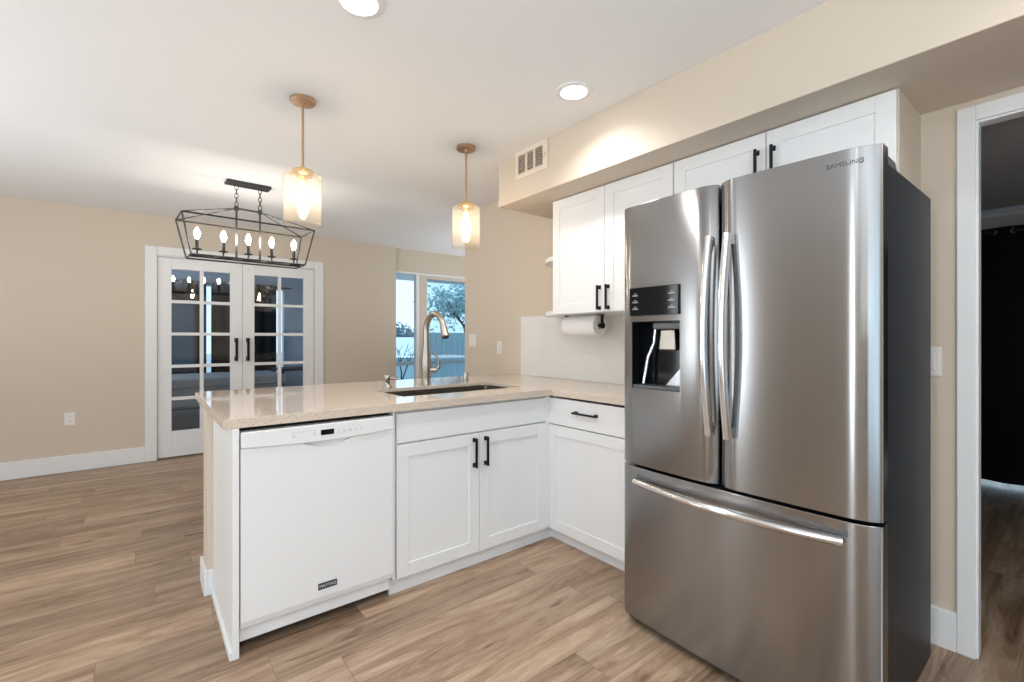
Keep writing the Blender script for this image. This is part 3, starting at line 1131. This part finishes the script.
b_.build('slats', M['vent'], VG)
MB().box(y0 + .020, y0 + .030, .008, .022, z0 + .07, z0 + .10, xf).build('damper_lever', M['vent'], VG, bevel=0.002)

# ------------------------------------------------------------------ lamps
def downlight(x, y, label, power=24, grp='recessed ceiling lights'):
    t = thing('recessed_light', (x, y, CE - .012), label, 'ceiling light', grp)
    MB().lathe([(.060, -.002), (.066, -.010), (.088, -.006), (.090, -.0004), (.060, -.0004)], (x, y, CE), 36, True).build('trim_ring', M['trim'], t, smooth=50)
    MB().lathe([(0, -.0035), (.059, -.0035), (.059, -.001), (0, -.001)], (x, y, CE), 32).build('lens', M['lens'], t)
    d = bpy.data.lights.new('downlight', 'SPOT')
    d.energy = power
    d.spot_size = R(150)
    d.spot_blend = 0.9
    d.shadow_soft_size = 0.05
    d.color = (1, 0.98, 0.96)
    o = bpy.data.objects.new('downlight_lamp', d)
    C.objects.link(o)
    o.parent = t
    o.location = (0, 0, -.012)
    return t


downlight(1.669, 1.607, 'round recessed ceiling light near the soffit')
downlight(0.615, 1.66, 'round recessed ceiling light at the top edge of the view')
downlight(1.52, -0.22, 'round recessed ceiling light over the floor before the refrigerator')
downlight(0.0, 0.15, 'round recessed ceiling light over the middle of the kitchen')


def pendant(x, y, label):
    t = thing('pendant_light', (x, y, 1.79), label, 'pendant light', 'glass pendants over the peninsula')
    MB().lathe([(0, -.0003), (.062, -.0003), (.062, -.014), (.058, -.018), (.012, -.019), (.010, -.030), (0, -.030)], (x, y, CE), 32).build('canopy', M['brass'], t, smooth=40)
    MB().cyl((x, y, 2.075), (x, y, CE - .018), 0.0062, 12).build('rod', M['brass'], t, smooth=40)
    sk = MB().lathe([(0, .05), (.012, .05), (.014, .035), (.050, .031), (.052, .025), (.052, .006), (.046, .003), (.024, .0), (.021, -.028), (0, -.03)], (x, y, 2.045), 28).build('socket', M['gold'], t, smooth=40)
    # clear glass cylinder hung from three screws on the socket ring
    g_ = MB().lathe([(.048, .262), (.082, .262), (.090, .254), (.091, .0), (.0885, .0), (.0875, .2525), (.081, .259), (.048, .259)], (x, y, 1.795), 40, True)
    g_.build('glass_shade', M['glass_shade'], t, smooth=40)
    for a in (20, 140, 260):
        ca, sa_ = math.cos(R(a)), math.sin(R(a))
        MB().cyl((x + .050 * ca, y + .050 * sa_, 2.062), (x + .066 * ca, y + .066 * sa_, 2.062), .0035, 8).build('thumb_screw', M['gold'], t)
    MB().lathe([(0, .0), (.012, .004), (.026, .030), (.029, .055), (.022, .090), (.013, .118), (.011, .150), (0, .151)], (x, y, 1.865), 24).build('bulb', M['bulb'], t, smooth=80)
    return t


pendant(0.644, 2.530, 'left glass pendant light over the peninsula, nearest the lantern chandelier')
pendant(1.622, 2.510, 'right glass pendant light over the peninsula, above the faucet')

# linear lantern chandelier over the dining area
cx_, cy_ = 0.66, 4.19
CH = thing('chandelier', (cx_, cy_, 1.82), 'black open cage lantern chandelier with five candle bulbs', 'chandelier')
b_ = MB()
zt, zb, zr = 2.112, 1.826, 2.232
T = [(cx_ - .452, cy_ - .17, zt), (cx_ + .452, cy_ - .17, zt), (cx_ + .452, cy_ + .17, zt), (cx_ - .452, cy_ + .17, zt)]
Bt = [(cx_ - .392, cy_ - .125, zb), (cx_ + .392, cy_ - .125, zb), (cx_ + .392, cy_ + .125, zb), (cx_ - .392, cy_ + .125, zb)]
H = [(cx_ - .083, cy_, zr), (cx_ + .083, cy_, zr)]
for q in range(4):
    b_.bar(T[q], T[(q + 1) % 4], .009)
    b_.bar(Bt[q], Bt[(q + 1) % 4], .009)
    b_.bar(T[q], Bt[q], .009)
    b_.bar(T[q], H[0 if q in (0, 3) else 1], .0075)
b_.bar(H[0], H[1], .011)
for h_ in H:
    b_.bar(h_, (h_[0], h_[1], zb + .006), .010)
    b_.lathe([(0, -.022), (.014, -.018), (.020, 0), (.014, .018), (0, .022)], h_, 12)
b_.bar((cx_ - .392, cy_, zb + .006), (cx_ + .392, cy_, zb + .006), .015)
b_.build('cage', M['iron'], CH)
MB().box(cx_ - .155, cx_ + .155, cy_ - .055, cy_ + .055, CE - .022, CE - .0003).build('canopy', M['iron'], CH, bevel=0.003)
for h_ in H:
    b_ = MB()
    zz = zr + .018
    for q in range(5):
        r1_ = (CE - .022 - zz - .004) / 5
        nrm = (1, 0, 0) if q % 2 else (0, 1, 0)
        c0 = (h_[0], h_[1], zz + r1_ * (q + .5))
        # oval link
        pts = []
        for j in range(17):
            a = 2 * PI * j / 16
            u_, v_ = .012 * math.cos(a), (r1_ * .5 + .004) * math.sin(a)
            pts.append((c0[0] + (u_ if not q % 2 else 0), c0[1] + (u_ if q % 2 else 0), c0[2] + v_))
        b_.tube(pts, .0028, 6)
    b_.build('chain', M['iron'], CH)
for q in range(5):
    x = cx_ - .34 + q * .17
    cd = MB()
    cd.lathe([(0, .0), (.006, .0), (.006, .034), (.030, .038), (.032, .044), (.010, .046), (.011, .052), (.011, .115), (0, .116)], (x, cy_, zb + .016), 16)
    ho = cd.build('candle_holder', M['iron'], CH, smooth=40)
    MB().lathe([(0, .0), (.009, .002), (.012, .012), (.021, .034), (.020, .050), (.011, .072), (.003, .086), (0, .088)], (x, cy_, zb + .1325), 16).build('candle_bulb', M['candle'], ho, smooth=80)
CH.rotation_euler.z = R(3)

# ------------------------------------------------------------------ bedroom beyond the french doors
BY = 8.9
b_ = MB()
b_.box(-1.72, .79, BY, BY + .12, 0, CE)
b_.box(.79, 1.95, BY, BY + .12, 0, .55)
b_.box(.79, 1.95, BY, BY + .12, 2.06, CE)
b_.box(1.95, 2.60, BY, BY + .12, 0, CE)
b_.box(2.60, 2.72, YB + .16, BY + .12, 0, CE)
for (y0, y1, z0, z1) in ((YB + .12, 6.8, 0, CE), (6.8, 8.0, 0, .9), (6.8, 8.0, 2.1, CE), (8.0, BY, 0, CE)):
    b_.box(-1.72, -1.6, y0, y1, z0, z1)
struct(b_.build('wall_bedroom', M['blue_wall']), 'pale blue-grey bedroom wall seen through the french doors', 'wall')


def curtain(name, axis, a0, a1, fixed, z0, z1, label, folds, rod_z, grp=None):
    """fabric with folds hung on a rod from eyelets"""
    t = thing(name, ((a0 + a1) / 2, fixed, z0) if axis == 'x' else (fixed, (a0 + a1) / 2, z0), label, 'curtain', grp)
    b_ = MB()
    n_ = folds * 8
    rows = []
    for z in (z0, (z0 + z1) / 2, z1):
        row = []
        for k in range(n_ + 1):
            a = a0 + (a1 - a0) * k / n_
            d_ = fixed + (.028 if axis == 'x' else .014) * math.cos(2 * PI * folds * k / n_) * (1 if z < z1 else .85)
            row.append(b_.bm.verts.new((a, d_, z) if axis == 'x' else (d_, a, z)))
        rows.append(row)
    for p_, q_ in zip(rows, rows[1:]):
        for k in range(n_):
            b_.bm.faces.new((p_[k], p_[k + 1], q_[k + 1], q_[k]))
    fa = b_.build('fabric', M['curtain'], t, smooth=180)
    so_ = fa.modifiers.new('thickness', 'SOLIDIFY')
    so_.thickness = .003
    for k in range(folds * 2):
        a = a0 + (a1 - a0) * (k + .5) / (folds * 2)
        c_ = (a, fixed, rod_z) if axis == 'x' else (fixed, a, rod_z)
        s = 1 if k % 2 else -1
        nr = (.75 * s, -1, 0) if axis == 'x' else (-1, .75 * s, 0)
        MB().torus(c_, .021, .004, nr, 18, 6).build('eyelet', M['chrome'], t)
    return t


curtain('blackout_curtain', 'x', -0.35, .80, BY - .10, .30, 2.12, 'wide black eyelet curtain behind the left french door', 6, 2.085)
curtain('blackout_curtain', 'x', .865, 1.815, BY - .10, .30, 2.12, 'black eyelet curtain behind the meeting stiles of the french doors', 5, 2.085)
cr = MB().cyl((-0.45, BY - .10, 2.085), (2.05, BY - .10, 2.085), .011, 12).build('curtain_rod', M['iron'])
tag(cr, 'dark curtain rod across the bedroom window behind the french doors', 'curtain rod')
# bed
BE = thing('bed', (.75, 7.75, 0), 'low grey upholstered bed behind the french doors', 'bed')
MB().box(-.30, 1.55, 6.95, 8.55, .05, .34).build('base', mat('bed_base_cloth', (.22, .24, .27), .9), BE, bevel=0.02)
MB().box(-.28, 1.53, 6.97, 8.53, .34, .66).build('mattress', M['bedding'], BE, bevel=0.06, segs=4)
MB().box(-.31, 1.56, 6.93, 8.0, .60, .72).build('duvet', M['bedding'], BE, bevel=0.025, segs=4)
# added panel, its blue stands in for a reflection in the door glass
SP = thing('reflection_panel', (.47, 8.66, 0), 'framed slate blue panel added for a bluish reflection in the door glass', 'panel')
b_ = MB()
b_.box(.30, .34, 8.64, 8.68, 0, 1.80)
b_.box(.62, .66, 8.64, 8.68, 0, 1.80)
b_.box(.34, .62, 8.64, 8.68, 1.72, 1.80)
b_.box(.34, .62, 8.64, 8.68, .70, .78)
b_.build('frame', M['bed_dark'], SP)
MB().box(.34, .62, 8.655, 8.67, .78, 1.72).build('panel', M['slate'], SP)
# desk
DK = thing('desk', (1.98, 7.9, 0), 'dark desk against the bedroom wall behind the right french door', 'desk')
MB().box(1.62, 2.38, 7.62, 8.25, .72, .75).build('desktop', M['bed_dark'], DK, bevel=0.003)
for (xx, yy) in ((1.66, 7.66), (2.34, 7.66), (1.66, 8.21), (2.34, 8.21)):
    MB().box(xx - .02, xx + .02, yy - .02, yy + .02, 0, .72).build('leg', M['bed_dark'], DK)

# ------------------------------------------------------------------ dim room beyond the doorway
QX = 5.62
b_ = MB()
b_.box(QX, QX + .12, -1.9, -1.2, 0, 2.25)
b_.box(QX, QX + .12, 1.2, 1.9, 0, 2.25)
b_.box(QX, QX + .12, -1.2, 1.2, 2.06, 2.25)
b_.box(QX, QX + .12, -1.9, 1.9, 2.25, CE)
b_.box(XR + .06, QX, 1.78, 1.9, 0, CE)
b_.box(XR + .06, QX, -1.9, -1.78, 0, CE)
struct(b_.build('wall_side_room', M['grey_wall']), 'grey walls of the dim room beyond the doorway', 'wall')
struct(MB().box(QX - .03, QX, -1.78, 1.78, 2.235, 2.262).build('trim_3', M['trim']), 'white strip above the black curtain in the side room', 'trim')
struct(MB().box(XR + .06, QX - .03, -1.78, 1.78, 2.262, 2.30).build('ceiling_side_room', M['grey_wall']), 'grey lowered ceiling of the side room', 'ceiling')
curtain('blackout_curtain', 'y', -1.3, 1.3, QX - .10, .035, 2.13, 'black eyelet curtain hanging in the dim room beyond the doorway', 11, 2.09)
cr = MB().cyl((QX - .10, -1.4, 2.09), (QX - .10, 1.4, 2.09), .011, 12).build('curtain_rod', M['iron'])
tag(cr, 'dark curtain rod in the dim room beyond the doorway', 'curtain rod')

# ------------------------------------------------------------------ outdoors
gd = MB().box(-8, 40, 9.1, 60, -.6, -.5)
gd.box(6.2, 40, -20, 9.1, -.6, -.5)
gd.box(2.72, 6.2, YB + .16, 9.1, -.08, -.03)
struct(gd.build('floor_outdoors', M['patio']), 'pale patio and ground outside the window', 'ground')
RL = thing('balcony_railing', (4.2, 7.3, -.03), 'white metal railing outside the window', 'railing')
MB().box(2.75, 6.1, 7.28, 7.32, .76, .82).build('top_rail', M['rail'], RL, bevel=0.005)
MB().box(2.75, 6.1, 7.285, 7.315, .08, .12).build('bottom_rail', M['rail'], RL, bevel=0.005)
for kk in range(4):
    xx = 2.80 + kk * 1.085
    MB().box(xx - .02, xx + .02, 7.28, 7.32, -.03, .76).build('post', M['rail'], RL)


def tree(name, x, y, z, h, spread, nl, leafsize, label, leafmat, bare=False, th=.05):
    t = thing(name, (x, y, z), label, 'tree', None)
    b_ = MB()
    tips = []

    def grow(p, d, L, r_, lev):
        q = p + d * L
        b_.tube([p, (p + q) / 2 + Vector((random.uniform(-.06, .06), random.uniform(-.06, .06), 0)) * L, q], [r_, r_ * .85, r_ * .7], 6)
        if lev == 0:
            tips.append(q)
            return
        for _ in range(3):
            nd = (d + Vector((random.uniform(-1, 1), random.uniform(-1, 1), random.uniform(-.2, .8))) * .75).normalized()
            grow(q, nd, L * random.uniform(.55, .8), r_ * .6, lev - 1)
    grow(Vector((x, y, z)), Vector((0, 0, 1)), h * .36, th, 3)
    b_.build('trunk', M['bark'], t)
    if not bare:
        f_ = MB()
        for _ in range(nl):
            c_ = random.choice(tips) + Vector((random.gauss(0, spread), random.gauss(0, spread), random.gauss(0, spread * .8)))
            u_ = Vector((random.uniform(-1, 1), random.uniform(-1, 1), random.uniform(-1, 1))).normalized()
            v_ = u_.orthogonal().normalized()
            s = leafsize * random.uniform(.6, 1.3)
            f_.bm.faces.new([f_.bm.verts.new(c_ + u_ * s), f_.bm.verts.new(c_ + v_ * s * .5), f_.bm.verts.new(c_ - u_ * s), f_.bm.verts.new(c_ - v_ * s * .5)])
        f_.build('foliage', leafmat, t)
    return t


tree('leafy_tree', 7.9, 12.0, -.5, 3.5, .36, 1500, .09, 'leafy tree beyond the railing behind the right window pane', M['leaf'], th=.07)
tree('bare_shrub', 3.75, 8.0, -.05, 1.25, .2, 0, .05, 'bare dark shrub behind the railing in the narrow window pane', M['leaf'], True, .022)
for (xx, yy, hh, lb) in ((13.4, 29, 2.6, 'dark round tree on the horizon, left in the narrow window pane'), (18.4, 36, 2.3, 'dark round tree on the horizon, right in the narrow window pane')):
    tree('far_tree', xx, yy, -.5, hh * .7, .5, 1300, .16, lb, M['leaf_far'], th=.09)
HS = thing('neighbour_house', (9.5, 17, -.5), 'pale roofed neighbouring house beyond the railing', 'house')
MB().box(6.5, 13.0, 16.2, 20, -.5, .55).build('house_wall', M['siding'], HS)
MB().prism([(15.8, .5), (20.4, .5), (18.1, 1.25)], 6.2, 13.3, 'x').build('roof', M['roof'], HS)
# fence of upright boards at the patio edge
FN = thing('board_fence', (7.4, 10.0, -.5), 'grey-blue fence of upright boards behind the right window pane', 'fence')
b_ = MB()
for kk in range(20):
    xx = 5.15 + kk * .15
    b_.box(xx, xx + .14, 10.0, 10.02, -.5, 1.35)
b_.build('boards', M['siding'], FN)
MB().box(5.1, 8.2, 10.02, 10.06, 1.1, 1.18).build('fence_rail', M['siding'], FN)
